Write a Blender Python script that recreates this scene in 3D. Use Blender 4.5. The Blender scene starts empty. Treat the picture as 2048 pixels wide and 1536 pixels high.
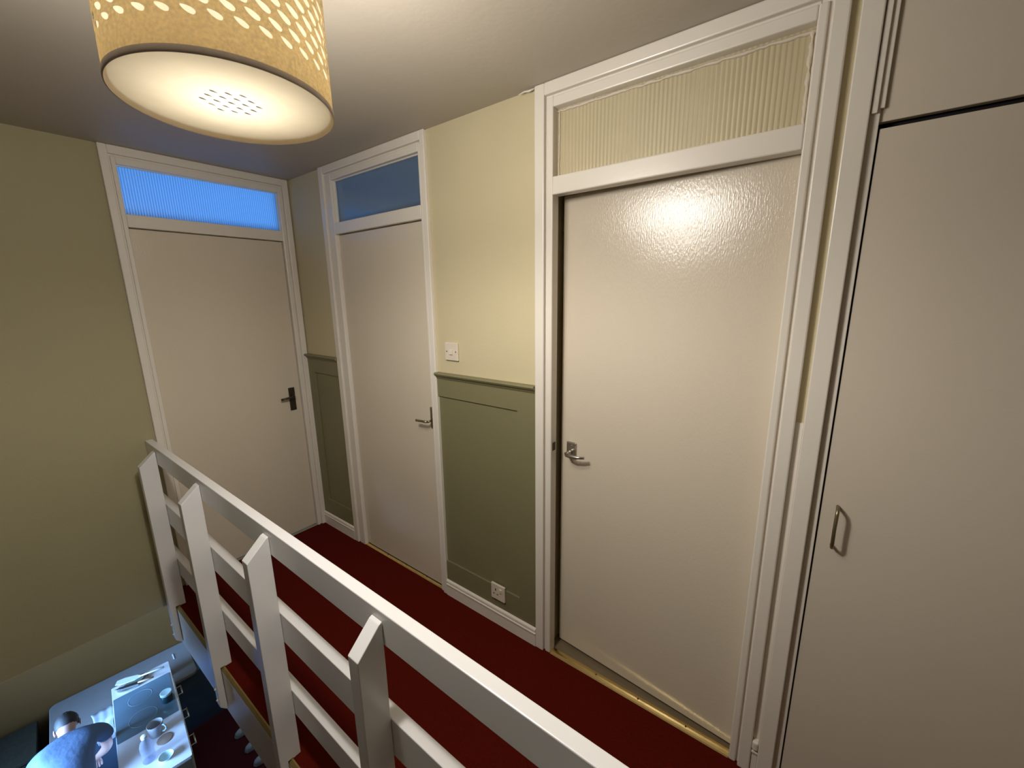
import bpy, bmesh, math, random
from mathutils import Vector, Matrix
random.seed(7)
PI = math.pi
scene = bpy.context.scene
COL = scene.collection

# ------------------------------------------------------------------ materials
def srgb(r, g, b):
    f = lambda c: (c/255/12.92) if c/255 <= .04045 else ((c/255+.055)/1.055)**2.4
    return (f(r), f(g), f(b))

def mat(name, col, rough=.6, metal=0., noise=0., nscale=8., bump=0., bscale=60., coat=0., spec=.5, bdist=.002, stretch=None):
    m = bpy.data.materials.new(name); m.use_nodes = True
    nt = m.node_tree; N = nt.nodes; L = nt.links
    b = N['Principled BSDF']
    b.inputs['Base Color'].default_value = (*col, 1)
    b.inputs['Roughness'].default_value = rough
    b.inputs['Metallic'].default_value = metal
    b.inputs['Specular IOR Level'].default_value = spec
    b.inputs['Coat Weight'].default_value = coat
    b.inputs['Coat Roughness'].default_value = .12
    tc = N.new('ShaderNodeTexCoord')
    src = tc.outputs['Object']
    if stretch:
        mp = N.new('ShaderNodeMapping'); mp.inputs['Scale'].default_value = stretch
        L.new(src, mp.inputs['Vector']); src = mp.outputs['Vector']
    if noise > 0:
        n = N.new('ShaderNodeTexNoise'); n.inputs['Scale'].default_value = nscale; n.inputs['Detail'].default_value = 5
        r = N.new('ShaderNodeMapRange'); r.inputs['To Min'].default_value = 1-noise; r.inputs['To Max'].default_value = 1+noise
        mx = N.new('ShaderNodeMix'); mx.data_type = 'RGBA'; mx.blend_type = 'MULTIPLY'; mx.inputs['Factor'].default_value = 1
        L.new(src, n.inputs['Vector']); L.new(n.outputs['Fac'], r.inputs['Value'])
        mx.inputs['A'].default_value = (*col, 1); L.new(r.outputs['Result'], mx.inputs['B'])
        L.new(mx.outputs['Result'], b.inputs['Base Color'])
    if bump > 0:
        n2 = N.new('ShaderNodeTexNoise'); n2.inputs['Scale'].default_value = bscale; n2.inputs['Detail'].default_value = 3
        bp = N.new('ShaderNodeBump'); bp.inputs['Strength'].default_value = bump; bp.inputs['Distance'].default_value = bdist
        L.new(src, n2.inputs['Vector']); L.new(n2.outputs['Fac'], bp.inputs['Height'])
        L.new(bp.outputs['Normal'], b.inputs['Normal'])
    return m

M = {}
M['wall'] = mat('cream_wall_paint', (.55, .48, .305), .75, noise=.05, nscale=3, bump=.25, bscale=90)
M['wall_end'] = mat('edge_darkened_cream_paint', (.36, .325, .19), .75, noise=.05, nscale=3, bump=.25, bscale=90)  # cream wall paint with the lens edge darkening put into the colour
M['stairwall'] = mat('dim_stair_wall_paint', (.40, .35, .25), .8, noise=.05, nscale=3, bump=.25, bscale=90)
M['wall_low'] = mat('lower_wall_paint', (.135, .064, .020), .9, noise=.06, nscale=3, bump=.25, bscale=90, spec=.08)
M['ceil'] = mat('ceiling_paint', (.45, .40, .33), .55, noise=.04, nscale=2.5, bump=.35, bscale=45)
M['trim'] = mat('white_gloss_paint', (.74, .69, .61), .28, noise=.03, nscale=6, bump=.12, bscale=70)
M['door'] = mat('cream_door_paint', (.645, .57, .455), .17, noise=.035, nscale=2.2, bump=.40, bscale=190, bdist=.0016, stretch=(1.25, 1.25, .4))
M['cup'] = mat('cream_cupboard_paint', (.62, .55, .45), .55, noise=.05, nscale=2.5, bump=.15, bscale=120)
M['rail'] = mat('white_banister_gloss', (.77, .765, .76), .25, noise=.02, nscale=9, bump=.06, bscale=50)
M['green'] = mat('sage_green_panelling', (.195, .180, .092), .5, noise=.06, nscale=4, bump=.15, bscale=80)
M['carpet'] = mat('red_carpet', (.092, .0058, .0020), .95, noise=.35, nscale=120, bump=.9, bscale=420, bdist=.004, spec=.08)
M['maroon'] = mat('maroon_carpet', (.085, .016, .022), .95, noise=.3, nscale=100, bump=.8, bscale=350, bdist=.004, spec=.08)
M['brass'] = mat('brass', (.88, .68, .30), .26, metal=1., noise=.12, nscale=20)
M['dullbrass'] = mat('dull_brass', (.34, .25, .09), .5, metal=.6, noise=.15, nscale=20)
M['chrome'] = mat('satin_nickel', (.60, .57, .52), .28, metal=1., noise=.05, nscale=30)
M['bronze'] = mat('dark_bronze', (.10, .085, .065), .35, metal=.85, noise=.1, nscale=30)
M['oldbrass'] = mat('aged_brass', (.30, .25, .16), .35, metal=.9, noise=.1, nscale=30)
M['plastic'] = mat('white_plastic', (.66, .59, .48), .35, noise=.02, nscale=10)
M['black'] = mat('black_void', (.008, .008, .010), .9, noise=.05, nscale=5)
M['screw'] = mat('dark_screw', (.08, .06, .04), .5, metal=.5, noise=.05, nscale=50)
M['wood'] = mat('brown_wood', (.16, .12, .07), .5, noise=.3, nscale=6, stretch=(1, 12, 12))
M['palewood'] = mat('pale_wood', (.45, .30, .17), .5, noise=.2, nscale=8, stretch=(12, 2, 12))
M['worktop'] = mat('white_worktop', (.78, .78, .82), .35, noise=.04, nscale=30)
M['kitchen'] = mat('white_kitchen_front', (.68, .69, .72), .4, noise=.03, nscale=10)
M['hob'] = mat('hob_glass_blue_reflection', (.135, .21, .27), .16, noise=.12, nscale=2.5, coat=.3)  # blue daylight reflection of the dark glass put into the base colour
M['grey_top'] = mat('grey_counter_laminate', (.22, .21, .205), .5, noise=.10, nscale=14)
M['blue_front'] = mat('slate_blue_front', (.055, .09, .14), .5, noise=.35, nscale=7)
M['darkgreen'] = mat('dark_grey_fabric', (.030, .027, .018), .95, noise=.3, nscale=30, bump=.4, bscale=120, spec=.08)
M['skin'] = mat('skin', (.56, .33, .27), .5, noise=.06, nscale=20)
M['hair'] = mat('dark_brown_hair', (.030, .025, .026), .6, noise=.4, nscale=60, bump=.6, bscale=90, stretch=(1, 6, 1))
M['shirt'] = mat('light_blue_cotton', (.105, .158, .26), .85, noise=.07, nscale=12, bump=.35, bscale=22, bdist=.01)
M['trousers'] = mat('dark_trousers', (.04, .042, .055), .9, noise=.15, nscale=30)
M['shoe'] = mat('dark_shoe_fabric', (.030, .032, .055), .7, noise=.2, nscale=40)
M['toe'] = mat('pale_rubber', (.42, .50, .58), .5, noise=.06, nscale=40)
M['strap'] = mat('pale_grey_strap', (.30, .30, .40), .6, noise=.1, nscale=30)
M['ceramic'] = mat('stone_grey_ceramic', (.36, .35, .36), .3, noise=.08, nscale=20)
M['ceramic_in'] = mat('grey_glaze', (.28, .29, .31), .35, noise=.06, nscale=20)
M['disc_brown'] = mat('brown_disc', (.30, .20, .15), .8, noise=.25, nscale=40)
M['teal_tin'] = mat('dark_teal_tin', (.02, .055, .065), .4, noise=.1, nscale=20)
M['pale_lid'] = mat('pale_mint_lid', (.55, .75, .76), .4, noise=.04, nscale=20)
M['cloth'] = mat('pale_cloth', (.50, .55, .62), .9, noise=.12, nscale=20, bump=.3, bscale=40)
M['olive_cloth'] = mat('olive_cloth', (.14, .15, .12), .9, noise=.15, nscale=30)
M['spatula'] = mat('white_silicone', (.75, .82, .86), .4, noise=.03, nscale=20)
M['steel'] = mat('dark_steel', (.12, .13, .15), .3, metal=.8, noise=.1, nscale=30)
M['bluewall'] = mat('bedroom_paint', (.62, .66, .72), .8, noise=.03, nscale=3)
M['bathwall'] = mat('bathroom_paint', (.42, .47, .52), .8, noise=.03, nscale=3)

def clear_plastic():
    m = bpy.data.materials.new('clear_bottle_plastic'); m.use_nodes = True
    nt = m.node_tree; N = nt.nodes; L = nt.links
    N.remove(N['Principled BSDF'])
    tr = N.new('ShaderNodeBsdfTransparent'); tr.inputs['Color'].default_value = (.86, .87, .92, 1)
    df = N.new('ShaderNodeBsdfPrincipled'); df.inputs['Base Color'].default_value = (.42, .42, .52, 1); df.inputs['Roughness'].default_value = .1
    nz = N.new('ShaderNodeTexNoise'); nz.inputs['Scale'].default_value = 18
    mr = N.new('ShaderNodeMapRange'); mr.inputs['To Min'].default_value = .12; mr.inputs['To Max'].default_value = .38
    mx = N.new('ShaderNodeMixShader')
    L.new(nz.outputs['Fac'], mr.inputs['Value']); L.new(mr.outputs['Result'], mx.inputs['Fac'])
    L.new(tr.outputs[0], mx.inputs[1]); L.new(df.outputs[0], mx.inputs[2])
    L.new(mx.outputs[0], N['Material Output'].inputs['Surface'])
    return m
M['clear'] = clear_plastic()

def reeded_glass(name, front, through, gloss=.12, fac=.5, rough=.2, stain=0., pitch=0., axis='X', con=.15):
    """obscure glass: part diffuse frosting, part translucent, thin gloss; the reeds are in the mesh, their light and dark bands painted in"""
    m = bpy.data.materials.new(name); m.use_nodes = True
    nt = m.node_tree; N = nt.nodes; L = nt.links
    N.remove(N['Principled BSDF'])
    df = N.new('ShaderNodeBsdfDiffuse'); df.inputs['Color'].default_value = (*front, 1)
    tl = N.new('ShaderNodeBsdfTranslucent'); tl.inputs['Color'].default_value = (*through, 1)
    gl = N.new('ShaderNodeBsdfGlossy'); gl.inputs['Roughness'].default_value = rough
    a = N.new('ShaderNodeMixShader'); a.inputs['Fac'].default_value = fac
    b = N.new('ShaderNodeMixShader'); b.inputs['Fac'].default_value = gloss
    L.new(df.outputs[0], a.inputs[1]); L.new(tl.outputs[0], a.inputs[2])
    L.new(a.outputs[0], b.inputs[1]); L.new(gl.outputs[0], b.inputs[2])
    tc = N.new('ShaderNodeTexCoord'); nz = N.new('ShaderNodeTexNoise'); nz.inputs['Scale'].default_value = 5.; nz.inputs['Detail'].default_value = 4
    L.new(tc.outputs['Object'], nz.inputs['Vector'])
    mr = N.new('ShaderNodeMapRange'); mr.inputs['To Min'].default_value = 1-stain; mr.inputs['To Max'].default_value = 1+stain
    mm = N.new('ShaderNodeMix'); mm.data_type = 'RGBA'; mm.blend_type = 'MULTIPLY'; mm.inputs['Factor'].default_value = 1
    mm.inputs['A'].default_value = (*front, 1)
    L.new(nz.outputs['Fac'], mr.inputs['Value']); L.new(mr.outputs['Result'], mm.inputs['B']); L.new(mm.outputs['Result'], df.inputs['Color'])
    if pitch:  # light and dark bands that the reeds refract, put into the colour
        wv = N.new('ShaderNodeTexWave'); wv.bands_direction = axis; wv.inputs['Scale'].default_value = 2*PI/(20*pitch); wv.inputs['Distortion'].default_value = .15; wv.inputs['Detail Scale'].default_value = .5
        L.new(tc.outputs['Object'], wv.inputs['Vector'])
        wr = N.new('ShaderNodeMapRange'); wr.inputs['To Min'].default_value = 1-con; wr.inputs['To Max'].default_value = 1+con; L.new(wv.outputs['Fac'], wr.inputs['Value'])
        m2 = N.new('ShaderNodeMix'); m2.data_type = 'RGBA'; m2.blend_type = 'MULTIPLY'; m2.inputs['Factor'].default_value = 1
        L.new(mm.outputs['Result'], m2.inputs['A']); L.new(wr.outputs['Result'], m2.inputs['B']); L.new(m2.outputs['Result'], df.inputs['Color'])
        m3 = N.new('ShaderNodeMix'); m3.data_type = 'RGBA'; m3.blend_type = 'MULTIPLY'; m3.inputs['Factor'].default_value = 1
        m3.inputs['A'].default_value = (*through, 1); L.new(wr.outputs['Result'], m3.inputs['B']); L.new(m3.outputs['Result'], tl.inputs['Color'])
    L.new(b.outputs[0], N['Material Output'].inputs['Surface'])
    return m
M['pane_day'] = reeded_glass('reeded_glass_daylit', (.08, .11, .15), (.64, .79, .93), .06, .85, pitch=.0112, axis='Y', con=.17)
M['pane_dim'] = reeded_glass('frosted_glass_dim', (.10, .12, .14), (.75, .82, .88), .10, .8, .15)
M['pane_dark'] = reeded_glass('reeded_glass_old', (.60, .52, .33), (.3, .3, .25), .08, .15, .25, .14, pitch=.0138, axis='X', con=.09)

def shade_mat(name, dcol, tcol, fac, noise, nscale):
    m = bpy.data.materials.new(name); m.use_nodes = True
    nt = m.node_tree; N = nt.nodes; L = nt.links
    N.remove(N['Principled BSDF'])
    df = N.new('ShaderNodeBsdfDiffuse'); tl = N.new('ShaderNodeBsdfTranslucent')
    tc = N.new('ShaderNodeTexCoord'); nz = N.new('ShaderNodeTexNoise'); nz.inputs['Scale'].default_value = nscale; nz.inputs['Detail'].default_value = 4
    L.new(tc.outputs['Object'], nz.inputs['Vector'])
    mr = N.new('ShaderNodeMapRange'); mr.inputs['From Min'].default_value = .3; mr.inputs['From Max'].default_value = .7
    mr.inputs['To Min'].default_value = 1-noise; mr.inputs['To Max'].default_value = 1+noise
    L.new(nz.outputs['Fac'], mr.inputs['Value'])
    for nd, c in ((df, dcol), (tl, tcol)):
        mm = N.new('ShaderNodeMix'); mm.data_type = 'RGBA'; mm.blend_type = 'MULTIPLY'; mm.inputs['Factor'].default_value = 1
        mm.inputs['A'].default_value = (*c, 1); L.new(mr.outputs['Result'], mm.inputs['B']); L.new(mm.outputs['Result'], nd.inputs['Color'])
    a = N.new('ShaderNodeMixShader'); a.inputs['Fac'].default_value = fac
    L.new(df.outputs[0], a.inputs[1]); L.new(tl.outputs[0], a.inputs[2])
    L.new(a.outputs[0], N['Material Output'].inputs['Surface'])
    return m
M['linen'] = shade_mat('beige_linen_shade', (.68, .58, .38), (.82, .68, .43), .68, .15, 190)
M['liner'] = shade_mat('white_shade_lining', (.80, .78, .72), (.92, .88, .78), .36, .02, 30)
M['opal'] = shade_mat('opal_diffuser', (.78, .74, .66), (.88, .85, .76), .33, .02, 30)
M['opal_grey'] = shade_mat('opal_perforation', (.4, .4, .4), (.22, .22, .23), .6, .02, 30)
M['hem'] = mat('grey_beige_hem', (.60, .52, .45), .9, noise=.15, nscale=60)

def emis(name, col, s):
    m = bpy.data.materials.new(name); m.use_nodes = True
    nt = m.node_tree; N = nt.nodes
    N.remove(N['Principled BSDF'])
    e = N.new('ShaderNodeEmission'); e.inputs['Color'].default_value = (*col, 1); e.inputs['Strength'].default_value = s
    nt.links.new(e.outputs[0], N['Material Output'].inputs['Surface'])
    return m

# ------------------------------------------------------------------ mesh helpers
class MB:
    def __init__(self): self.bm = bmesh.new(); self.mi = 0
    def _f(self, vs, smooth=False):
        try:
            f = self.bm.faces.new(vs); f.material_index = self.mi; f.smooth = smooth; return f
        except ValueError: return None
    def box(self, x0, x1, y0, y1, z0, z1, bev=.0):
        b = bmesh.new()
        v = [b.verts.new((x, y, z)) for x in (x0, x1) for y in (y0, y1) for z in (z0, z1)]
        for q in ((0,1,3,2),(4,6,7,5),(0,4,5,1),(2,3,7,6),(0,2,6,4),(1,5,7,3)): b.faces.new([v[i] for i in q])
        if bev > 0:
            bmesh.ops.bevel(b, geom=list(b.edges), offset=bev, segments=2, affect='EDGES', profile=.5)
        self.merge(b); return self
    def merge(self, b, mtx=None):
        if mtx: bmesh.ops.transform(b, matrix=mtx, verts=b.verts)
        mp = {}
        for v in b.verts: mp[v] = self.bm.verts.new(v.co)
        for f in b.faces:
            g = self._f([mp[v] for v in f.verts], f.smooth)
        b.free()
    def prism(self, poly, axis, a0, a1, bev=0.):
        """poly in the plane normal to axis ('x': (y,z), 'y': (x,z), 'z': (x,y)), extruded from a0 to a1"""
        def P(p, a):
            return {'x': (a, p[0], p[1]), 'y': (p[0], a, p[1]), 'z': (p[0], p[1], a)}[axis]
        b = bmesh.new()
        A = [b.verts.new(P(p, a0)) for p in poly]; B = [b.verts.new(P(p, a1)) for p in poly]
        n = len(poly)
        for i in range(n): b.faces.new((A[i], A[(i+1) % n], B[(i+1) % n], B[i]))
        b.faces.new(A[::-1]); b.faces.new(B)
        bmesh.ops.recalc_face_normals(b, faces=b.faces)
        if bev > 0: bmesh.ops.bevel(b, geom=list(b.edges), offset=bev, segments=2, affect='EDGES', profile=.5)
        self.merge(b); return self
    def lathe(self, prof, c=(0,0,0), n=32, close=False):
        rings = []
        for r, z in prof:
            if r < 1e-6: rings.append([self.bm.verts.new((c[0], c[1], c[2]+z))])
            else: rings.append([self.bm.verts.new((c[0]+r*math.cos(2*PI*i/n), c[1]+r*math.sin(2*PI*i/n), c[2]+z)) for i in range(n)])
        for A, B in zip(rings, rings[1:]):
            for i in range(n):
                j = (i+1) % n
                if len(A) == 1 and len(B) == 1: continue
                if len(A) == 1: self._f((A[0], B[j], B[i]), True)
                elif len(B) == 1: self._f((A[i], A[j], B[0]), True)
                else: self._f((A[i], A[j], B[j], B[i]), True)
        return self
    def tube(self, pts, r, n=10, caps=True, flat=1.0):
        pts = [Vector(p) for p in pts]; rings = []
        rr = r if isinstance(r, (list, tuple)) else [r]*len(pts)
        up = None
        for i, p in enumerate(pts):
            t = (pts[min(i+1, len(pts)-1)]-pts[max(i-1, 0)]).normalized()
            if up is None:
                up = Vector((0,0,1)) if abs(t.z) < .9 else Vector((1,0,0))
            a = t.cross(up).normalized(); b = a.cross(t).normalized(); up = b
            rings.append([self.bm.verts.new(p+a*rr[i]*math.cos(2*PI*k/n)+b*rr[i]*flat*math.sin(2*PI*k/n)) for k in range(n)])
        for A, B in zip(rings, rings[1:]):
            for k in range(n): self._f((A[k], A[(k+1) % n], B[(k+1) % n], B[k]), True)
        if caps: self._f(rings[0][::-1]); self._f(rings[-1])
        return self
    def xf(self, mtx): bmesh.ops.transform(self.bm, matrix=mtx, verts=self.bm.verts); return self
    def build(self, name, mats, parent=None, label=None, recalc=True):
        if recalc: bmesh.ops.recalc_face_normals(self.bm, faces=self.bm.faces)
        me = bpy.data.meshes.new(name); self.bm.to_mesh(me); self.bm.free()
        for m in (mats if isinstance(mats, (list, tuple)) else [mats]): me.materials.append(m)
        o = bpy.data.objects.new(name, me); COL.objects.link(o)
        if parent: o.parent = parent
        if label: o['label'] = label
        return o

def tag(o, label=None, cat=None, group=None, kind=None):
    if label: o['label'] = label
    if cat: o['category'] = cat
    if group: o['group'] = group
    if kind: o['kind'] = kind
    return o
def empty(name, loc=(0,0,0), rz=0., **k):
    o = bpy.data.objects.new(name, None); COL.objects.link(o); o.location = loc; o.rotation_euler = (0,0,rz)
    o.empty_display_size = .1
    return tag(o, **k)
def copy_tree(o, parent=None):
    c = o.copy(); COL.objects.link(c)
    if parent: c.parent = parent
    for ch in list(o.children): copy_tree(ch, c)
    return c
S = dict(kind='structure')

# ------------------------------------------------------------------ constants (solved from the photograph)
CEIL = 2.372; ZL = -3.4; XL = -3.34; YW = -4.0; XB = 4.5
LEAF = 2.0; GB = 2.0625; GT = 2.29; TOP = 2.3715
DADO = 1.272

# ------------------------------------------------------------------ room shell
def wall_with_doors():
    m = MB(); T = .12
    for x0, x1 in ((-.12, .455), (1.285, 1.955), (2.765, 2.835)):
        m.box(x0, x1, 0, T, -.07, CEIL+.05)
    for x0, x1 in ((.455, 1.285), (1.955, 2.765)):
        m.box(x0, x1, 0, T, TOP-.03, CEIL+.05)
    return m.build('wall_right', M['wall'])
tag(wall_with_doors(), 'cream yellow landing wall with two white doors', 'wall', **S)

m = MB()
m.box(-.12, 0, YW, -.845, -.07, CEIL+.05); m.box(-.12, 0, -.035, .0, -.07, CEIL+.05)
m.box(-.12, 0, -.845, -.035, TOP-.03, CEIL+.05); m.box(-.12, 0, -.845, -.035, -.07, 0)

tag(m.build('wall_end', M['wall_end']), 'cream end wall of the stairwell left of the far door, edge darkening painted in', 'wall', **S)

m = MB(); m.box(-.12, XB, YW-.1, YW, -.07, CEIL+.05)
tag(m.build('wall_left', M['stairwall']), 'cream stairwell wall opposite the doors', 'wall', **S)
m = MB(); m.box(XB, XB+.1, YW-.1, .7, ZL, CEIL+.05)
tag(m.build('wall_back', M['stairwall']), 'cream wall behind the landing', 'wall', **S)
m = MB(); m.box(-.12, XB+.1, YW-.1, .12, CEIL, CEIL+.08)
tag(m.build('ceiling', M['ceil']), 'beige white ceiling over the landing', 'ceiling', **S)

# landing slab with carpet, fascia on its open edge
m = MB(); m.box(0, XB, -.9515, 0.0, -.02, 0); m.box(.455, 1.285, 0, .13, -.02, 0); m.box(1.955, 2.765, 0, .026, -.02, 0)
tag(m.build('floor', M['carpet']), 'dark red carpet of the landing', 'floor', **S)
m = MB(); m.box(-.02, XB, -.94, 0.6, -.23, -.02)
tag(m.build('floor_slab', M['trim']), 'landing slab under the red carpet', 'floor', **S)
m = MB(); m.box(0.0, XB, -.966, -.955, -.245, -.012, .002)
tag(m.build('trim_1', M['trim']), 'white fascia board along the open landing edge', 'fascia', **S)
m = MB(); m.prism([(-.951, .002), (-.951, -.01), (-.9655, -.012), (-.9655, -.006), (-.957, .004)], 'x', .0, 3.4)
tag(m.build('carpet_edge_strip', M['dullbrass']), 'dull yellow metal strip edging the red carpet along the banister', 'edging strip')
# lower storey
m = MB(); m.box(XL-.5, XB, YW-.1, .7, ZL-.1, ZL)
tag(m.build('floor_lower', M['maroon']), 'dark maroon carpet of the room below', 'floor', **S)
m = MB(); m.box(-.12, 0, -2.4, 2.2, -.1, -ZL-.0702); m.xf(Matrix.Translation((XL, -.916, ZL)) @ Matrix.Rotation(math.radians(-5.2), 4, 'Z'))
tag(m.build('wall_lower', M['wall_low']), 'olive brown wall of the room below behind the grey counter', 'wall', **S)
m = MB()   # window opening in the lower left wall
WX0, WX1, WZ0, WZ1 = -2.9, -1.1, -2.3, -.55
m.box(-3.9, WX0, YW-.1, YW, ZL, -.07); m.box(WX1, XB, YW-.1, YW, ZL, -.07)
m.box(WX0, WX1, YW-.1, YW, ZL, WZ0); m.box(WX0, WX1, YW-.1, YW, WZ1, -.07)
tag(m.build('wall_lower_side', M['wall_low']), 'olive brown side wall of the room below with its window', 'wall', **S)
m = MB(); m.box(-3.9, XB, .6, .7, ZL, -.076); m.box(0, XB, .6, .7, -.077, -.02)
tag(m.build('wall_lower_right', M['wall_low']), 'olive brown wall under the landing', 'wall', **S)
m = MB(); m.box(-3.9, -.0, YW-.1, 1.6, -.075, -.0701)
tag(m.build('ceiling_lower', M['ceil']), 'white ceiling of the room below', 'ceiling', **S)
w = empty('window_4', (0, YW-.05, 0), label='white window frame of the room below', cat='window', **S)
m = MB()
for a in ((WX0, WX0+.05), (WX1-.05, WX1), ((WX0+WX1)/2-.02, (WX0+WX1)/2+.02)): m.box(a[0], a[1], -.03, .03, WZ0, WZ1, .004)
for a in ((WZ0, WZ0+.05), (WZ1-.05, WZ1)): m.box(WX0, WX1, -.03, .03, a[0], a[1], .004)
m.build('window_frame', M['trim'], w)

# rooms behind the doors
m = MB()
m.box(-2.3, -.12, -1.6, 1.5, CEIL, CEIL+.05); m.box(-2.35, -2.3, -1.6, 1.5, 0, CEIL); m.box(-2.3, -.12, -1.65, -1.6, 0, CEIL)
m.box(-2.3, -.12, 1.5, 1.55, 0, CEIL); m.box(-2.3, -.12, -1.6, 1.5, -.03, 0)
m.box(-.14, -.12, -1.6, -.845, 0, CEIL); m.box(-.14, -.12, -.035, 1.5, 0, CEIL)
tag(m.build('wall_bedroom', M['bluewall']), 'pale walls of the daylit room behind the far door', 'wall', **S)
m = MB()
m.box(-.1, 1.6, 1.6, 1.65, 0, CEIL); m.box(-.1, -.05, .12, 1.6, 0, CEIL); m.box(1.55, 1.6, .12, 1.6, 0, CEIL)
m.box(-.1, 1.6, .12, 1.6, CEIL, CEIL+.05); m.box(-.1, 1.6, .12, 1.6, -.03, -.001)
tag(m.build('wall_bathroom', M['bathwall']), 'walls of the dim room behind the middle door', 'wall', **S)
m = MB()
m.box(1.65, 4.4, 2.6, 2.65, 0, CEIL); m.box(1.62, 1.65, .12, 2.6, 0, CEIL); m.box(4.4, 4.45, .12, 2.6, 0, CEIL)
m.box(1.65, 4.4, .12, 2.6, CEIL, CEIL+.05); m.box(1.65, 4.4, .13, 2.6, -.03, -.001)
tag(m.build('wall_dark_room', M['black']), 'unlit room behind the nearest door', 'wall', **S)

m = MB(); m.box(1.955, 2.765, .026, .13, -.03, -.001)
tag(m.build('floor_doorway', M['wood']), 'brown bare floorboards behind the nearest door threshold', 'floor', **S)

# ------------------------------------------------------------------ door frames, transoms, leaves
# local frame: u along the wall (to the right as seen), d = depth out of the wall towards the landing, z up
def on_right(u, d, z): return (u, -d, z)
def on_end(u, d, z): return (d, u, z)
def fbox(m, P, u0, u1, d0, d1, z0, z1, bev=.0):
    a = P(u0, d0, z0); b = P(u1, d1, z1)
    m.box(min(a[0], b[0]), max(a[0], b[0]), min(a[1], b[1]), max(a[1], b[1]), z0, z1, bev)

def frame_ring(m, P, uo0, uo1, ui0, ui1, zo, zi, d0, d1, bev=.003):
    fbox(m, P, uo0, ui0, d0, d1, 0, zo, bev); fbox(m, P, ui1, uo1, d0, d1, 0, zo, bev)
    fbox(m, P, ui0-.001, ui1+.001, d0, d1, zi, zo, bev)

def doorway(n, P, o0, i0, i1, o1, which):
    m = MB(); back = -.033 if which == 3 else -.10
    go = .042; gi = .052      # architrave width, start of the lining after the groove
    if o1-i1 < .055: go = gi = None
    # architrave
    aw0 = min(.045, (i0-o0)*.56); aw1 = min(.045, (o1-i1)*.56)
    frame_ring(m, P, o0, o1, o0+aw0, o1-aw1, TOP, TOP-.040, -.002, .020, .004)
    # lining: nosed front arris, set back 5 mm from the architrave with a shadow groove between
    frame_ring(m, P, o0+aw0+.007, o1-aw1-.007, i0, i1, TOP-.048, GT, back, .012, .004)
    frame_ring(m, P, o0+aw0-.002, o1-aw1+.002, i0-.004, i1+.004, TOP-.036, GT+.004, back+.001, .003, 0)
    # transom bar and door stops
    fbox(m, P, i0-.001, i1+.001, back, .012, LEAF, GB, .004)
    if which < 3:
        fbox(m, P, i0-.001, i0+.012, -.10, -.052, 0, LEAF); fbox(m, P, i1-.012, i1+.001, -.10, -.052, 0, LEAF); fbox(m, P, i0, i1, -.10, -.052, LEAF-.022, LEAF+.002)
    return m.build('trim_%d' % n, M['trim'])

def pane(P, i0, i1, matl, par, reeds, depth=-.024):
    """obscure glass pane with vertical reeds in its surface"""
    m = MB(); bm = m.bm
    N = reeds*8 if reeds else 1
    lo, hi = [], []
    for k in range(N+1):
        u = i0-.006+(i1-i0+.012)*k/N
        a = 0.0007*abs(math.sin(PI*k/8)) if reeds else 0
        lo.append(bm.verts.new(P(u, depth+a, GB-.006))); hi.append(bm.verts.new(P(u, depth+a, GT+.006)))
    for k in range(N):
        f = bm.faces.new((lo[k], lo[k+1], hi[k+1], hi[k])); f.smooth = False
    o = m.build('glass_pane', matl, par)
    sol = o.modifiers.new('thick', 'SOLIDIFY'); sol.thickness = .003; sol.offset = 1 if P is on_right else 1
    return o

def beads(P, i0, i1, w=.010, depth=-.0205, wav=0.):
    m = MB()
    fbox(m, P, i0, i1, depth, depth+.012, GT-w, GT+.004, .003); fbox(m, P, i0, i1, depth, depth+.012, GB-.004, GB+w*.5, .002)
    fbox(m, P, i0-.001, i0+w, depth, depth+.012, GB, GT, .003); fbox(m, P, i1-w, i1+.001, depth, depth+.012, GB, GT, .003)
    return m

D1 = (-.877, -.818, -.071, -.007); D2 = (.405, .515, 1.259, 1.312); D3 = (1.908, 1.983, 2.738, 2.803)
LB = {1: 'white frame of the far door at the end of the landing', 2: 'white frame of the middle door', 3: 'white frame of the nearest door standing ajar'}
for n, P, D in ((1, on_end, D1), (2, on_right, D2), (3, on_right, D3)):
    t = doorway(n+1, P, D[0], D[1], D[2], D[3], n); tag(t, LB[n], 'door frame', **S)

w1 = empty('window_1', (0, 0, 0), label='bright blue reeded glass transom over the far door', cat='transom window', **S)
beads(on_end, D1[1], D1[2], .005).build('glazing_bead', M['trim'], w1)
pane(on_end, D1[1], D1[2], M['pane_day'], w1, 68)
w2 = empty('window_2', (0, 0, 0), label='dim slate blue glass transom over the middle door', cat='transom window', **S)
beads(on_right, D2[1], D2[2], .005).build('glazing_bead', M['trim'], w2)
pane(on_right, D2[1], D2[2], M['pane_dim'], w2, 0)
w3 = empty('window_3', (0, 0, 0), label='yellowish old reeded glass transom over the nearest door', cat='transom window', **S)
m = MB()      # ragged old putty line round the pane
random.seed(3)
def ragged(m, p0, p1, n, r0, r1):
    pts = []; rs = []
    for k in range(n+1):
        t = k/n; q = [a+(b-a)*t for a, b in zip(p0, p1)]
        q[2] += random.uniform(-.0018, .0018); q[0] += random.uniform(-.001, .001)
        pts.append(q); rs.append(random.uniform(r0, r1))
    m.tube(pts, rs, 6)
ragged(m, (D3[1], .019, GT-.007), (D3[2], .019, GT-.010), 60, .0025, .0058)
ragged(m, (D3[1]+.008, .018, GB), (D3[1]+.011, .018, GT-.005), 24, .002, .0038)
ragged(m, (D3[2]-.007, .019, GB), (D3[2]-.009, .019, GT-.005), 24, .0025, .007)
m.build('old_putty', M['cup'], w3, 'ragged cream putty line along the old glass')
pn = pane(on_right, D3[1], D3[2], M['pane_dark'], w3, 58)
m = MB()      # yellowed tape squares left in the corners
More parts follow.
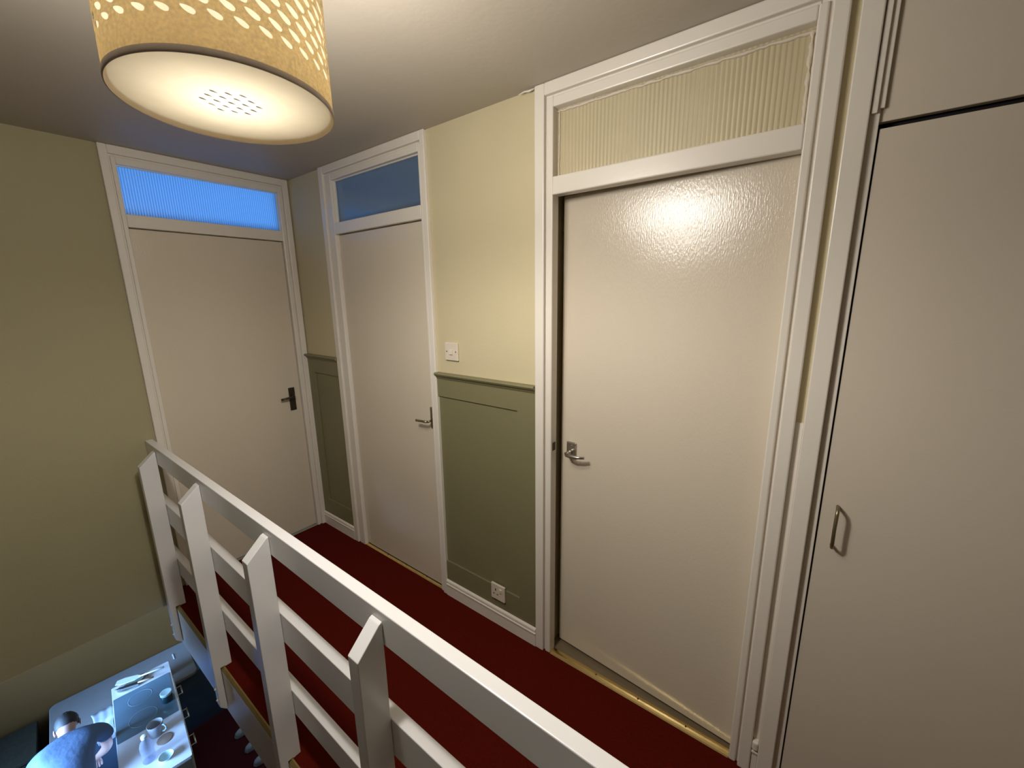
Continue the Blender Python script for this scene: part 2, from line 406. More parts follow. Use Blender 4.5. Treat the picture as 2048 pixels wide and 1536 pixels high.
for u0, u1, z0, z1 in ((D3[2]-.075, D3[2]-.012, GT-.052, GT-.026), (D3[2]-.03, D3[2]-.012, GB+.012, GB+.045), (D3[1]+.05, D3[1]+.075, GT-.045, GT-.022),
                       (D3[1]+.06, D3[1]+.085, GB+.006, GB+.022), (D3[1]+.085, D3[1]+.095, GB+.012, GB+.034)):
    m.box(u0, u1, .0215, .0225, z0, z1)
M['tape'] = mat('yellowed_tape', (.30, .24, .11), .4, noise=.3, nscale=60)
m.build('tape_patch', M['tape'], w3, 'brown yellowed patches of old tape on the glass')

# leaves
def lever(m, pts, r=.007): m.tube(pts, r, 10)
def leaf(P, i0, i1, setback, name):
    m = MB(); fbox(m, P, i0+.003, i1-.003, -setback-.04, -setback, .012, LEAF-.004, .002)
    return m
# far door
d1 = tag(leaf(on_end, D1[1], D1[2], .010, 'door_1').build('door_1', M['door']), 'plain cream door at the end of the landing with dark handle', 'door', **S)
h = MB(); h.box(-.012, -.003, -.152, -.112, .895, 1.052, .003)
hp = h.build('door_handle', M['bronze'], d1, 'dark bronze lever handle on a long plate')
h = MB(); h.tube([(-.004, -.133, .995), (.020, -.133, .995)], .009, 12)
h.tube([(.020, -.130, .995), (.034, -.137, .995), (.038, -.155, .994), (.037, -.19, .991), (.034, -.222, .990)], [.008, .0085, .008, .007, .0065], 10)
h.build('lever', M['bronze'], hp)
h = MB(); h.tube([(-.004, -.133, .94), (.0005, -.133, .94)], .005, 12); h.build('keyhole', M['screw'], hp)
# middle door
d2 = tag(leaf(on_right, D2[1], D2[2], .010, 'door_2').build('door_2', M['door']), 'narrow looking cream middle door between green panels', 'door', **S)
h = MB(); h.box(1.231, 1.2545, .000, .012, .962, 1.075, .002)
hp = h.build('door_handle', M['oldbrass'], d2, 'slim aged brass lever handle at the right edge')
h = MB(); h.tube([(1.245, .006, 1.005), (1.245, -.030, 1.005)], .006, 12)
h.tube([(1.246, -.028, 1.004), (1.236, -.040, 1.005), (1.215, -.043, 1.006), (1.19, -.042, 1.004), (1.165, -.040, 1.002)], [.006, .0065, .006, .0065, .007], 10)
h.build('lever', M['oldbrass'], hp)
# nearest door, ajar, hinged at its right edge and opening into the room
TH = math.radians(3.6)
d3 = MB(); d3.box(-.773, -.001, 0, .04, .010, LEAF+.012, .002)
d3 = tag(d3.build('door_3', M['door']), 'large cream nearest door standing slightly ajar', 'door', **S)
d3.location = (D3[2]+.010, .036, 0); d3.rotation_euler = (0, 0, -TH)
HO = -.042
h = MB(); h.box(-.700+HO, -.652+HO, -.007, .001, .952, 1.026, .005)
hp = h.build('door_handle', M['chrome'], d3, 'satin nickel lever handle on a short square plate')
h = MB(); h.tube([(-.679+HO, .0, .982), (-.679+HO, -.035, .982)], [.0095, .0085], 14)
h.tube([(-.684+HO, -.034, .982), (-.672+HO, -.048, .982), (-.650+HO, -.053, .982), (-.620+HO, -.050, .984), (-.590+HO, -.042, .987)], [.007, .0085, .008, .007, .006], 12)
h.build('lever', M['chrome'], hp)
h = MB(); h.tube([(-.675+HO, -.006, 1.008), (-.675+HO, -.0095, 1.008)], .006, 12); h.build('lock_button', M['chrome'], hp)
h = MB(); h.box(-.7755, -.7725, .010, .030, .92, 1.03, .0); h.build('latch_plate', M['chrome'], d3)
# strike plate on the frame
sp = MB(); sp.box(D3[1]-.001, D3[1]+.0015, .0, .022, 1.00, 1.035)
tag(sp.build('strike_plate', M['screw']), 'small dark strike plate on the left jamb of the nearest door', 'strike plate')

# brass threshold strips
def threshold(x0, x1, ya, yb, label):
    m = MB()
    m.prism([(ya, .0005), (ya+.004, .005), (ya+.012, .0075), ((ya+yb)/2, .0085), (yb-.012, .0075), (yb-.004, .005), (yb, .0005)], 'x', x0, x1)
    o = m.build('threshold_strip', M['brass']); tag(o, label, 'threshold strip')
    for k in range(3):
        s = MB(); xx = x0+(x1-x0)*(.3+.25*k)
        s.lathe([(0, .0105), (.003, .010), (.004, .0085)], (xx, (ya+yb)/2, 0), 10); s.build('screw', M['screw'], o)
    return o
threshold(D3[1]+.001, D3[2]-.001, -.012, .028, 'shiny brass threshold strip under the nearest door ajar')
threshold(D2[1]+.001, D2[2]-.001, -.006, .020, 'brass threshold strip under the middle door')

# ------------------------------------------------------------------ green wainscot and skirting
def wainscot(x0, x1, lst, rst, n, label):
    m = MB()
    m.box(x0, x1, -.003, .002, .09, DADO-.02)                                   # backing
    m.box(x0+lst, x1-rst, -.012, 0, 1.150, DADO-.02)                            # top rail
    m.box(x0+lst, x1-rst, -.012, 0, .09, .212)                                  # bottom rail
    if lst: m.box(x0, x0+lst, -.012, 0, .09, DADO-.02)
    if rst: m.box(x1-rst, x1, -.012, 0, .09, DADO-.02)
    # moulded cap
    m.prism([(0, DADO), (-.030, DADO), (-.034, DADO-.006), (-.030, DADO-.013), (-.020, DADO-.022), (-.014, DADO-.032), (0, DADO-.032)], 'x', x0, x1)
    return tag(m.build('trim_%d' % n, M['green']), label, 'wall panelling', **S)
wainscot(0.0, D2[0], .095, 0, 5, 'narrow sage green panelling in the corner between the far and middle doors')
wainscot(D2[3], D3[0], 0, .098, 6, 'sage green wall panelling with light socket between the middle and nearest doors')
def skirting(x0, x1, name, label):
    m = MB()
    m.prism([(0, 0), (-.020, 0), (-.020, .064), (-.0235, .066), (-.0235, .071), (-.017, .073), (-.019, .078), (-.0225, .083), (-.021, .091), (-.014, .097), (0, .098)], 'x', x0, x1)
    return tag(m.build(name, M['trim']), label, 'skirting board', **S)
skirting(0.0, D2[0], 'baseboard_corner', 'short white moulded skirting below the narrow green panel')
skirting(D2[3], D3[0], 'baseboard_right', 'white moulded skirting below the wide green panel')
m = MB(); m.box(2.8035, 2.8215, -.004, .001, .0, DADO); m.box(2.8035, 2.8215, -.014, 0, 0, .105, .002); m.box(2.803, 2.822, -.024, 0, .105, .14, .006); m.box(2.803, 2.822, -.019, 0, .088, .097, .002)
tag(m.build('baseboard_strip', M['trim']), 'sliver of white skirting between the nearest door frame and the cupboard', 'skirting board', **S)

# flaking paint in the ceiling corner left of the nearest door
m = MB(); m.tube([(1.905, -.012, CEIL-.004), (1.885, -.018, CEIL-.009), (1.865, -.020, CEIL-.007), (1.842, -.024, CEIL-.012)], [.003, .004, .003, .0015], 6)
tag(m.build('paint_flake', M['trim']), 'curled flake of white paint at the ceiling left of the nearest door frame', 'paint flake')

# ------------------------------------------------------------------ switch and socket
def wall_plate(cx, cz, s, name, label, cat):
    m = MB(); m.box(cx-s/2, cx+s/2, -.011, 0.0, cz-s/2, cz+s/2, .003)
    o = m.build(name, M['plastic']); return tag(o, label, cat)
sw = wall_plate(1.419, 1.381, .086, 'light_switch', 'white plastic light switch above the green panel cap', 'light switch')
h = MB(); h.prism([(-.010, 1.393), (-.0145, 1.390), (-.017, 1.368), (-.010, 1.366)], 'x', 1.409, 1.429, .001); h.build('rocker', M['plastic'], sw)
for dx in (-.030, .030):
    h = MB(); h.lathe([(0, .0012), (.003, .001), (.0036, 0)], (0, 0, 0), 10); h.xf(Matrix.Translation((1.419+dx, -.0109, 1.381)) @ Matrix.Rotation(PI/2, 4, 'X')); h.build('screw', M['screw'], sw)
so = wall_plate(1.684, .190, .086, 'socket_outlet', 'white plastic power socket low on the wide green panel above the skirting', 'socket')
so.location.y = -.012
h = MB(); h.box(1.695, 1.711, -.015, -.010, .196, .216, .002); h.build('switch_rocker', M['plastic'], so)
for x0, x1, z0, z1 in ((1.668, 1.674, .196, .208), (1.655, 1.664, .176, .181), (1.678, 1.687, .176, .181)):
    h = MB(); h.box(x0, x1, -.0115, -.0105, z0, z1); h.build('pin_slot', M['screw'], so)

# ------------------------------------------------------------------ built-in cupboard on the right
cb = empty('fitted_cupboard', (2.82, 0, 0), label='tall cream fitted cupboard with two plain doors at the right', cat='cupboard')
def cpart(name, m, matl, label=None, par=None):
    m.xf(Matrix.Translation((-2.82, 0, 0))); return m.build(name, matl, par or cb, label)
m = MB(); m.box(2.822, 2.866, -.022, .03, 0, CEIL, .003); m.box(2.860, 2.886, -.006, .03, 0, CEIL, .0015)
m.box(3.86, 3.93, -.022, .03, 0, CEIL, .003); m.box(2.86, 3.87, -.022, .03, CEIL-.004, CEIL); m.box(2.86, 3.87, -.02, .0, 0, .02)
cpart('frame', m, M['trim'])
m = MB(); m.box(2.815, 3.93, .55, .57, 0, CEIL); m.box(2.815, 2.835, .03, .55, 0, CEIL); m.box(3.91, 3.93, .03, .55, 0, CEIL); m.box(2.83, 3.92, .03, .55, 2.012, 2.034-.002)
m.box(2.83, 3.92, .03, .55, 0, .02)
cpart('carcass', m, M['black'], 'dark inside of the cupboard')
m = MB(); m.box(2.8895, 3.855, .000, .022, .022, 2.017, .0015)
ld = cpart('lower_door', m, M['cup'])
m = MB()
hx = 2.926
pts = [(hx, .000, .925), (hx, -.016, .925), (hx, -.027, .929), (hx-.0005, -.032, .940), (hx-.001, -.032, .985), (hx-.0005, -.032, 1.03), (hx, -.027, 1.041), (hx, -.016, 1.045), (hx, .000, 1.045)]
m.tube(pts, .0045, 10)
hd = cpart('handle', m, M['oldbrass'], 'slim metal D handle', ld)
m = MB(); m.box(2.8695, 3.855, .002, .022, 2.032, CEIL-.006, .0015)
ud = cpart('upper_door', m, M['cup'])
m = MB(); m.box(2.868, 2.880, -.015, .004, 2.050, CEIL-.006, .0015); m.box(2.879, 2.8925, -.008, .004, 2.060, CEIL-.006, .0015)
cpart('edge_bead', m, M['trim'], None, ud)

# ------------------------------------------------------------------ banister
YR, TR = -.9221, .0323
bn = empty('banister', (1.5, -.94, 0), label='white painted wooden banister with slanted post tops along the landing', cat='banister')
def bpart(name, m, matl=M['rail'], label=None):
    m.xf(Matrix.Translation((-1.5, .94, 0))); return m.build(name, matl, bn, label)
m = MB(); m.box(0.004, 3.4, YR, YR+TR, .8151, .9091, .0025); bpart('handrail', m)
m = MB(); m.box(0.004, 3.4, YR, YR+TR, .476, .5958, .0025); bpart('middle_rail', m)
m = MB(); m.box(0.004, 3.4, YR, YR+TR, .1706, .2754, .0025); bpart('lower_rail', m)
for px in (.185, .8271, 1.4728, 2.0779, 2.70):
    m = MB()
    o_ = YR-.0726
    m.prism([(o_, -.19), (o_, .822), (YR-.010, .880), (YR-.001, .884), (YR-.001, .0005), (-.9505, .0005), (-.9505, .005), (-.968, .005), (-.968, -.215), (-.975, -.215)], 'x', px-.0409, px, .002)
    p = bpart('post', m)
    for bz in (-.10, -.16):
        h = MB(); h.lathe([(0, .007), (.004, .006), (.006, 0)], (0, 0, 0), 10); h.xf(Matrix.Translation((px-.02-1.5, o_+.94, bz)) @ Matrix.Rotation(PI/2, 4, 'X')); h.build('bolt_cap', M['rail'], p)

# ------------------------------------------------------------------ pendant lamp
LC = Vector((1.962, -1.049, 1.970)); R0 = .165; HS = .215
lamp = empty('pendant_lamp', LC, label='beige linen drum lampshade with leaf shaped cutouts hanging from the ceiling', cat='ceiling lamp')
zax = Vector((-.028, .014, 1)).normalized()
lamp.rotation_euler = zax.to_track_quat('Z', 'Y').to_euler()
def shade():
    m = MB(); bm = m.bm
    cols = 33; rows = 8; cw = 2*PI/cols; z0 = .047; rh = .0172
    NS = 16
    def V(a, z): return bm.verts.new((R0*math.cos(a), R0*math.sin(a), z))
    def band(za, zb, n):
        A = [V(2*PI*i/n, za) for i in range(n)]; B = [V(2*PI*i/n, zb) for i in range(n)]
        for i in range(n): m._f((A[i], A[(i+1) % n], B[(i+1) % n], B[i]), True)
    band(.004, z0, 132)
    band(z0+rows*rh, HS, 132)
    # leaf outline in unit coords (x right, y up), half-leaf: straight upper edge, rounded below, tip at upper left
    def leafpt(t):
        # superposed teardrop: t in 0..2pi
        x = math.cos(t); y = math.sin(t)
        w = (.60+.40*x) if x < 1 else 1
        yy = (.46 if y > 0 else .62)*y*math.sqrt(max(w, 0))
        return x, yy
    tips = []
    for r in range(rows):
        sc = .0098*(1+.28*math.sin(PI*(r+.3)/rows)); rot = math.radians(-24)
        for c in range(cols):
            ac = (c+.5+(.5 if r % 2 else 0))*cw; zc = z0+(r+.5)*rh
            outer, inner = [], []
            for k in range(NS):
                t = 2*PI*(k+.5)/NS
                # rectangle boundary point in the same direction
                dx, dz = math.cos(t), math.sin(t)
                hw = R0*cw/2; hh = rh/2
                s = min(hw/abs(dx) if abs(dx) > 1e-9 else 9, hh/abs(dz) if abs(dz) > 1e-9 else 9)
                outer.append((dx*s, dz*s))
            # snap the four nearest points to corners
            for sx in (-1, 1):
                for sz in (-1, 1):
                    tgt = (sx*R0*cw/2, sz*rh/2)
                    j = min(range(NS), key=lambda q: (outer[q][0]-tgt[0])**2+(outer[q][1]-tgt[1])**2)
                    outer[j] = tgt
            for k in range(NS):
                t = math.atan2(outer[k][1]/(rh/2), outer[k][0]/(R0*cw/2))
                lx, ly = leafpt(t)
                X = lx*sc; Y = ly*sc*.95
                # mirrored so that the tip points up-left as seen from outside
                Xr = X*math.cos(rot)-Y*math.sin(rot); Yr = X*math.sin(rot)+Y*math.cos(rot)
                Yr = max(-rh*.47, min(rh*.47, Yr))
                inner.append((Xr, Yr))
            O = [V(ac+p[0]/R0, zc+p[1]) for p in outer]; I = [V(ac+p[0]/R0, zc+p[1]) for p in inner]
            for k in range(NS):
                j = (k+1) % NS; m._f((O[k], O[j], I[j], I[k]), True)
    bmesh.ops.remove_doubles(bm, verts=bm.verts, dist=.00012)
    return m
sh = shade().build('lamp_shade', M['linen'], lamp)
m = MB()
m.lathe([(R0-.0004, .0), (R0+.0010, .0004), (R0+.0014, .003), (R0+.0014, .0095), (R0, .0106)], (0,0,0), 120)
m.build('bottom_hem', M['hem'], sh)
m = MB(); m.lathe([(R0-.0006, HS-.006), (R0+.0012, HS-.005), (R0+.0012, HS), (R0-.0012, HS), (R0-.0012, HS-.006)], (0,0,0), 120); m.build('top_hem', M['hem'], sh)
m = MB(); m.lathe([(R0-.004, .012), (R0-.004, HS-.002)], (0,0,0), 96); m.build('lining', M['liner'], sh, 'white inner lining glowing through the leaf cutouts', recalc=False)
m = MB(); m.lathe([(0, .0085), (.05, .0085), (.10, .0085), (R0-.006, .0085), (R0-.003, .006), (R0-.0006, .0006)], (0,0,0), 96)
random.seed(5)
m.mi = 1
for i in range(-3, 4):
    for j in range(-3, 4):
        X = i*.021+(.0105 if j % 2 else 0); Y = j*.0175
        if math.hypot(X, Y) > .052: continue
        pts = []
        for k in range(10):
            t = 2*PI*k/10; lx = math.cos(t)*.0068; ly = math.sin(t)*.0026*(1+.5*math.cos(t))
            pts.append(m.bm.verts.new((X+lx*.8-ly*.6, Y+lx*.6+ly*.8, .0082)))
        m._f(pts)
m.mi = 0
m.build('diffuser', [M['opal'], M['opal_grey']], lamp, recalc=False)
BULB_S = 78.
BULB_COL = (1.0, .87, .66)
m = MB(); m.lathe([(0, .081), (.014, .084), (.024, .092), (.029, .105), (.027, .117), (.020, .129), (.014, .136), (.0135, .138)], (0,0,0), 24)
bulb = m.build('bulb', emis('lit_bulb', BULB_COL, BULB_S), lamp)
m = MB(); m.lathe([(0, .136), (.015, .136), (.019, .140), (.019, .172), (.012, .185), (.004, .190)], (0,0,0), 20); m.build('lampholder', M['plastic'], lamp)
m = MB()
for k in range(3):
    a = 2*PI*k/3; m.tube([(.018*math.cos(a), .018*math.sin(a), .168), (R0*.6*math.cos(a), R0*.6*math.sin(a), .19), ((R0-.001)*math.cos(a), (R0-.001)*math.sin(a), HS-.003)], .0014, 6)
m.build('shade_carrier', M['plastic'], lamp)
m = MB(); m.tube([(0, 0, .188), (.003, -.002, .25), (.010, -.0055, CEIL-LC.z-.02)], .0032, 8); m.build('flex', M['plastic'], lamp)
m = MB(); m.lathe([(.006, CEIL-LC.z-.03), (.030, CEIL-LC.z-.026), (.040, CEIL-LC.z-.012), (.042, CEIL-LC.z+.0015)], (.011, -.0055, 0), 28); m.build('ceiling_rose', M['plastic'], lamp)

# ------------------------------------------------------------------ the room below: counter along the lower wall
A5 = math.radians(-5.2)
ct = empty('wall_counter', (XL+.02, -.916, ZL), A5, label='narrow pale grey counter with slate blue front along the lower wall', cat='counter')
def rounded(x0, x1, y0, y1, r, n=6):
    P = []
    for cx, cy, a0 in ((x1-r, y1-r, 0), (x0+r, y1-r, PI/2), (x0+r, y0+r, PI), (x1-r, y0+r, 1.5*PI)):
        for k in range(n+1):
            a = a0+PI/2*k/n; P.append((cx+r*math.cos(a), cy+r*math.sin(a)))
    return P
zt = -2.63-ZL; KC = 1.27
m = MB(); m.prism(rounded(0, .52*KC, -.505*KC, .425*KC, .06), 'z', zt-.035, zt, .004); top = m.build('countertop', M['grey_top'], ct)
m = MB(); m.box(.12*KC, .20*KC, .30*KC, .308*KC, zt, zt+.004, .001); m.build('joint_strip', M['spatula'], top)
m = MB(); m.box(.02, .61, -.48*KC, .90*KC, .0, zt-.035, .003); m.build('front_panel', M['blue_front'], ct, 'slate blue front below the grey top')
# dark low sideboard left of the counter
sb = empty('sideboard', (XL+.12-.1, -2.08, ZL), A5, label='dark low sideboard left of the grey counter behind the person', cat='sideboard')
m = MB(); m.box(0, .42, -.40, .36, .60, .63, .004); m.xf(Matrix.Scale(1.2,4)); m.build('top', M['darkgreen'], sb)
m = MB(); m.box(.01, .40, -.39, .35, .08, .60, .003); m.xf(Matrix.Scale(1.2,4)); m.build('body', M['darkgreen'], sb)
for y0 in (-.385, -.015):
    m = MB(); m.box(.40, .418, y0, y0+.36, .10, .585, .003); m.xf(Matrix.Scale(1.2,4)); dd = m.build('door', M['darkgreen'], sb)
    h = MB(); h.tube([(.418, y0+.30, .40), (.432, y0+.30, .40)], .008, 10); h.xf(Matrix.Scale(1.2,4)); h.build('knob', M['bronze'], dd)
for px, py in ((.03, -.36), (.37, -.36), (.03, .32), (.37, .32)):
    m = MB(); m.box(px-.02, px+.02, py-.02, py+.02, 0, .08, .002); m.xf(Matrix.Scale(1.2,4)); m.build('leg', M['wood'], sb)

# hob cabinet (peninsula): top at z=-1.5, turned 7 degrees
A7 = math.radians(-6.9)
PX, PY = -2.838, -.878; PZ = -2.45; KP = 1.302
pen = empty('hob_cabinet', (PX, PY, ZL), A7, label='white kitchen cabinet with drawer handles and a glass hob in its worktop', cat='kitchen cabinet')
PH = PZ-ZL; PW = .185*KP; PLn = 1.12*KP
m = MB(); m.prism(rounded(0, PLn, -PW, PW, .012, 3), 'z', PH-.028, PH, .002); m.build('worktop', M['worktop'], pen)
m = MB(); m.box(.20, PLn-.012, -PW+.015, PW-.015, .08, PH-.028, .002); m.build('body', M['kitchen'], pen)
m = MB(); m.box(PLn-.012, PLn+.003, -PW+.012, PW-.012, .0, PH-.028, .002); m.build('end_panel', M['wood'], pen, 'brown wooden end panel')
m = MB(); m.box(.03, .05, -PW+.04, PW-.04, -2.625-ZL, PH-.028); m.build('support', M['kitchen'], pen)
m = MB(); m.box(.22, PLn-.02, -PW+.05, PW-.05, 0, .08); m.build('plinth', M['black'], pen)
for k, (x0, x1) in enumerate(((.22*KP, .50*KP), (.505*KP, .785*KP), (.79*KP, 1.07*KP))):
    m = MB(); m.box(x0, x1, PW-.015, PW+.008, .42, PH-.032, .003); dr = m.build('drawer', M['kitchen'], pen)
    xc = (x0+x1)/2; zz = PH-.075
    h = MB(); h.tube([(xc-.06, PW+.006, zz), (xc-.06, PW+.046, zz)], .005, 8); h.tube([(xc+.06, PW+.006, zz), (xc+.06, PW+.046, zz)], .005, 8); h.tube([(xc-.07, PW+.046, zz), (xc+.07, PW+.046, zz)], .0065, 8)
    h.build('handle', M['chrome'], dr)
    m = MB(); m.box(x0, x1, PW-.015, PW+.006, .09, .415, .003); m.build('cupboard_door', M['kitchen'], pen)
def onpen(x, y, z=0.): return Matrix.Translation((PX, PY, PZ)) @ Matrix.Rotation(A7, 4, 'Z') @ Vector((x*KP, y*KP, z*KP))
hob = empty('glass_hob', onpen(.40, -.005), A7, label='dark glass hob panel, blue daylight reflection painted in, set in the white worktop', cat='hob')
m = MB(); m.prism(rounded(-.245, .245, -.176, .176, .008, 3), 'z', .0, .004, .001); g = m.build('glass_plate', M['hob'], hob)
M['hobmark'] = mat('hob_zone_print', (.21, .32, .38), .25, noise=.05, nscale=20)
for cx, rr in ((-.12, .075), (.11, .085)):
    h = MB(); h.lathe([(rr-.004, .0042), (rr-.004, .0045), (rr, .0045), (rr, .0042)], (cx, -.02, 0), 40); h.build('cooking_zone', M['hobmark'], g)
# jar on the hob
j = empty('tin', onpen(.475, .125, .004), label='small dark teal tin with pale lid on the glass hob', cat='tin')
m = MB(); m.lathe([(0, 0), (.034, 0), (.036, .003), (.036, .066), (.034, .068)], (0,0,0), 28); m.build('body', M['teal_tin'], j)
m = MB(); m.lathe([(.037, .062), (.0385, .064), (.0385, .080), (.036, .083), (.030, .081), (0, .081)], (0,0,0), 28); m.build('lid', M['pale_lid'], j)
# mug
mg = empty('mug', onpen(.755, .03), label='grey stoneware mug with loop handle on the white worktop', cat='mug')
mg.rotation_euler.z = math.radians(40)
m = MB(); m.lathe([(0, .004), (.026, .004), (.030, .0), (.033, .003), (.038, .03), (.044, .07), (.047, .098), (.0455, .100), (.0435, .098), (.040, .07), (.034, .03), (.028, .012), (0, .010)], (0,0,0), 36)
m.build('body', M['ceramic'], mg)
m = MB(); m.tube([(.041, 0, .085), (.062, 0, .090), (.076, 0, .074), (.075, 0, .052), (.060, 0, .034), (.037, 0, .030)], [.005, .0055, .0055, .0055, .005, .005], 10); m.build('handle', M['toe'], mg, 'pale loop handle')
# flat round brown disc next to the mug
m = MB(); m.lathe([(0, .004), (.044, .004), (.047, .003), (.047, 0), (0, 0)], (0,0,0), 32)
cs = m.build('disc', M['disc_brown']); cs.location = onpen(.84, .065, .0005); tag(cs, 'round brown disc beside the mug on the white worktop', 'disc')
# bottle
bt = empty('bottle', onpen(.94, -.03), label='clear plastic bottle with white cap standing on the worktop', cat='bottle')
m = MB(); m.lathe([(0, .004), (.020, .002), (.034, .0), (.037, .006), (.037, .06), (.034, .075), (.037, .09), (.037, .13), (.030, .155), (.017, .175), (.015, .190), (.015, .200)], (0,0,0), 28); m.build('body', M['clear'], bt)
m = MB(); m.lathe([(.0165, .188), (.018, .189), (.018, .206), (.0165, .208), (0, .208)], (0,0,0), 24); m.build('cap', M['spatula'], bt)
dsh = empty('glass_dish', onpen(1.02, .055), label='small pale dish at the end of the worktop beside the bottle', cat='dish')
m = MB(); m.lathe([(0, .003), (.020, .0), (.024, .002), (.040, .022), (.044, .030), (.041, .030), (.036, .022), (.020, .006), (0, .006)], (0,0,0), 28); m.build('bowl', M['pale_lid'], dsh)
# plate, spatula and knife at the far end
pl = empty('plate', onpen(.075, -.055), label='pale oval plate at the far end of the white worktop', cat='plate')
m = MB(); m.lathe([(0, .004), (.04, .002), (.055, .002), (.078, .010), (.082, .012), (.080, .014), (.056, .006), (0, .007)], (0,0,0), 36)
pb = m.build('dish', M['ceramic'], pl); pb.scale = (.85, 1.25, 1); pb['label'] = 'grey oval dish'
spt = sp = empty('spatula', onpen(.056, -.03, .0315), math.radians(62), label='white spatula with long handle lying across the plate', cat='spatula')
m = MB(); m.prism([(-.13, -.020), (-.08, -.034), (.0, -.026), (.035, -.008), (.035, .008), (0, .026), (-.08, .034), (-.13, .024)], 'z', 0, .005, .001); m.build('blade', M['spatula'], sp)
m = MB(); m.tube([(.02, 0, .003), (.08, 0, .010), (.19, 0, .022)], [.006, .006, .0075], 10); m.build('handle', M['spatula'], sp)
kn = empty('kitchen_knife', onpen(.122, -.02, .031), math.radians(66), label='dark kitchen knife lying across the plate next to the white spatula', cat='knife')
m = MB(); m.prism([(-.15, -.002), (-.10, -.018), (.0, -.020), (.0, .006), (-.12, .006)], 'z', 0, .0025); m.build('blade', M['steel'], kn)
m = MB(); m.tube([(-.002, -.006, .002), (.05, -.006, .002), (.10, -.004, .002)], [.008, .0095, .008], 8, flat=.7); m.build('handle', M['palewood'], kn)
nf = MB(); nf.prism([(-.06, -.05), (.055, -.045), (.07, .035), (-.03, .05)], 'z', 0, .012, .003); nfo = nf.build('folded_cloth', M['olive_cloth'])
nfo.location = onpen(.082, -.055, .0165); nfo.rotation_euler.z = math.radians(60)
tag(nfo, 'folded olive cloth on the plate under the spatula', 'cloth')
for it in (hob, j, mg, cs, bt, dsh, pl, sp, kn, nfo): it.scale = (KP,)*3
# tea towel draped over the front edge of the counter
tw = MB(); bm = tw.bm
prof = [(-.17, .004), (-.12, .005), (-.06, .004), (-.02, .006), (.004, .004), (.016, -.012), (.018, -.05), (.022, -.11), (.020, -.17), (.026, -.23)]
grid = []
for i, (px, pz) in enumerate(prof):
    row = []
    for k in range(15):
        v = k/14; wv = .010*(.5+.5*math.sin(v*PI*5+.3*i))*(.4 if i < 5 else 1.0)
        row.append(bm.verts.new((px+(wv if i > 4 else 0), (v-.5)*(.17-.03*(i/9))+.012*math.sin(i*.7), pz+(wv if i <= 4 else 0))))
    grid.append(row)
for i in range(len(prof)-1):
    for k in range(14): tw._f((grid[i][k], grid[i+1][k], grid[i+1][k+1], grid[i][k+1]), True)
two = tw.build('tea_towel', M['cloth']); two.location = (-2.662-.07, -1.235, -2.6285); two.rotation_euler.z = A5
two.modifiers.new('t', 'SOLIDIFY').thickness = .003; two.modifiers['t'].offset = 1
two.location.x = -3.32+.52*KC*math.cos(A5)-.2*math.sin(A5)*0+(-1.235+.916)*-math.sin(A5)*1.0+.004
tag(two, 'pale tea towel draped over the front edge of the grey counter by the person', 'tea towel')

# ------------------------------------------------------------------ shoes under the landing
def make_shoe():
    s = empty('trainer')
    m = MB(); m.prism([(-.02, -.035), (.10, -.040), (.20, -.045), (.255, -.030), (.27, 0), (.255, .030), (.20, .045), (.10, .038), (-.02, .034), (-.03, 0)], 'z', 0, .026, .006); m.build('sole', M['toe'], s)
    m = MB()
    prof = [(-.022, .030, .085), (.03, .034, .090), (.09, .036, .080), (.14, .038, .062), (.19, .040, .050)]
    rings = []
    for x, wd, hh in prof:
        rings.append([m.bm.verts.new((x, wd*math.cos(PI*k/10), .024+hh*math.sin(PI*k/10)**.7)) for k in range(11)])
    for A, B in zip(rings, rings[1:]):
        for k in range(10): m._f((A[k], A[k+1], B[k+1], B[k]), True)
    m._f(rings[0]); m._f(rings[-1]); m.build('upper', M['shoe'], s)
    m = MB(); rings = []
    for x, wd, hh in ((.175, .042, .053), (.215, .041, .050), (.245, .032, .040), (.262, .015, .022)):
        rings.append([m.bm.verts.new((x, wd*math.cos(PI*k/10), .022+hh*math.sin(PI*k/10)**.7)) for k in range(11)])
    for A, B in zip(rings, rings[1:]):
        for k in range(10): m._f((A[k], A[k+1], B[k+1], B[k]), True)
    m._f(rings[-1]); m._f(rings[0]); m.build('toe_cap', M['toe'], s, 'pale rounded toe cap')
    m = MB()
    for xs, zs in ((.10, .100), (.135, .083)): m.tube([(xs, -.036, .055), (xs, -.02, zs-.006), (xs, 0, zs+.004), (xs, .02, zs-.006), (xs, .036, .055)], .006, 6, flat=.5)
    m.build('strap', M['strap'], s)
    return s
sh0 = make_shoe()
SL = ['pale toed dark trainer nearest the grey counter in the row under the landing', 'second pale toed trainer from the grey counter under the landing', 'pale toed trainer at the bottom edge of the photo under the landing']
for i, (x, y) in enumerate(((-2.18, -.29), (-1.898, -.28), (-1.646, -.28))):
    s = sh0 if i == 0 else copy_tree(sh0)
    s.location = (x+.02, y+.235, ZL+.001); s.rotation_euler.z = math.radians(-90-4*i+6)
    tag(s, SL[i], 'shoe', 'trainers lined up under the landing')
m = MB(); m.tube([(0, 0, .012), (.0, .03, .10), (.0, .11, .19)], [.006, .007, .011], 8, flat=.4)
shn = m.build('shoe_horn', M['spatula']); shn.location = (-1.91+.13, -.20, ZL+.002); tag(shn, 'thin white shoe horn standing among the dark trainers', 'shoe horn')

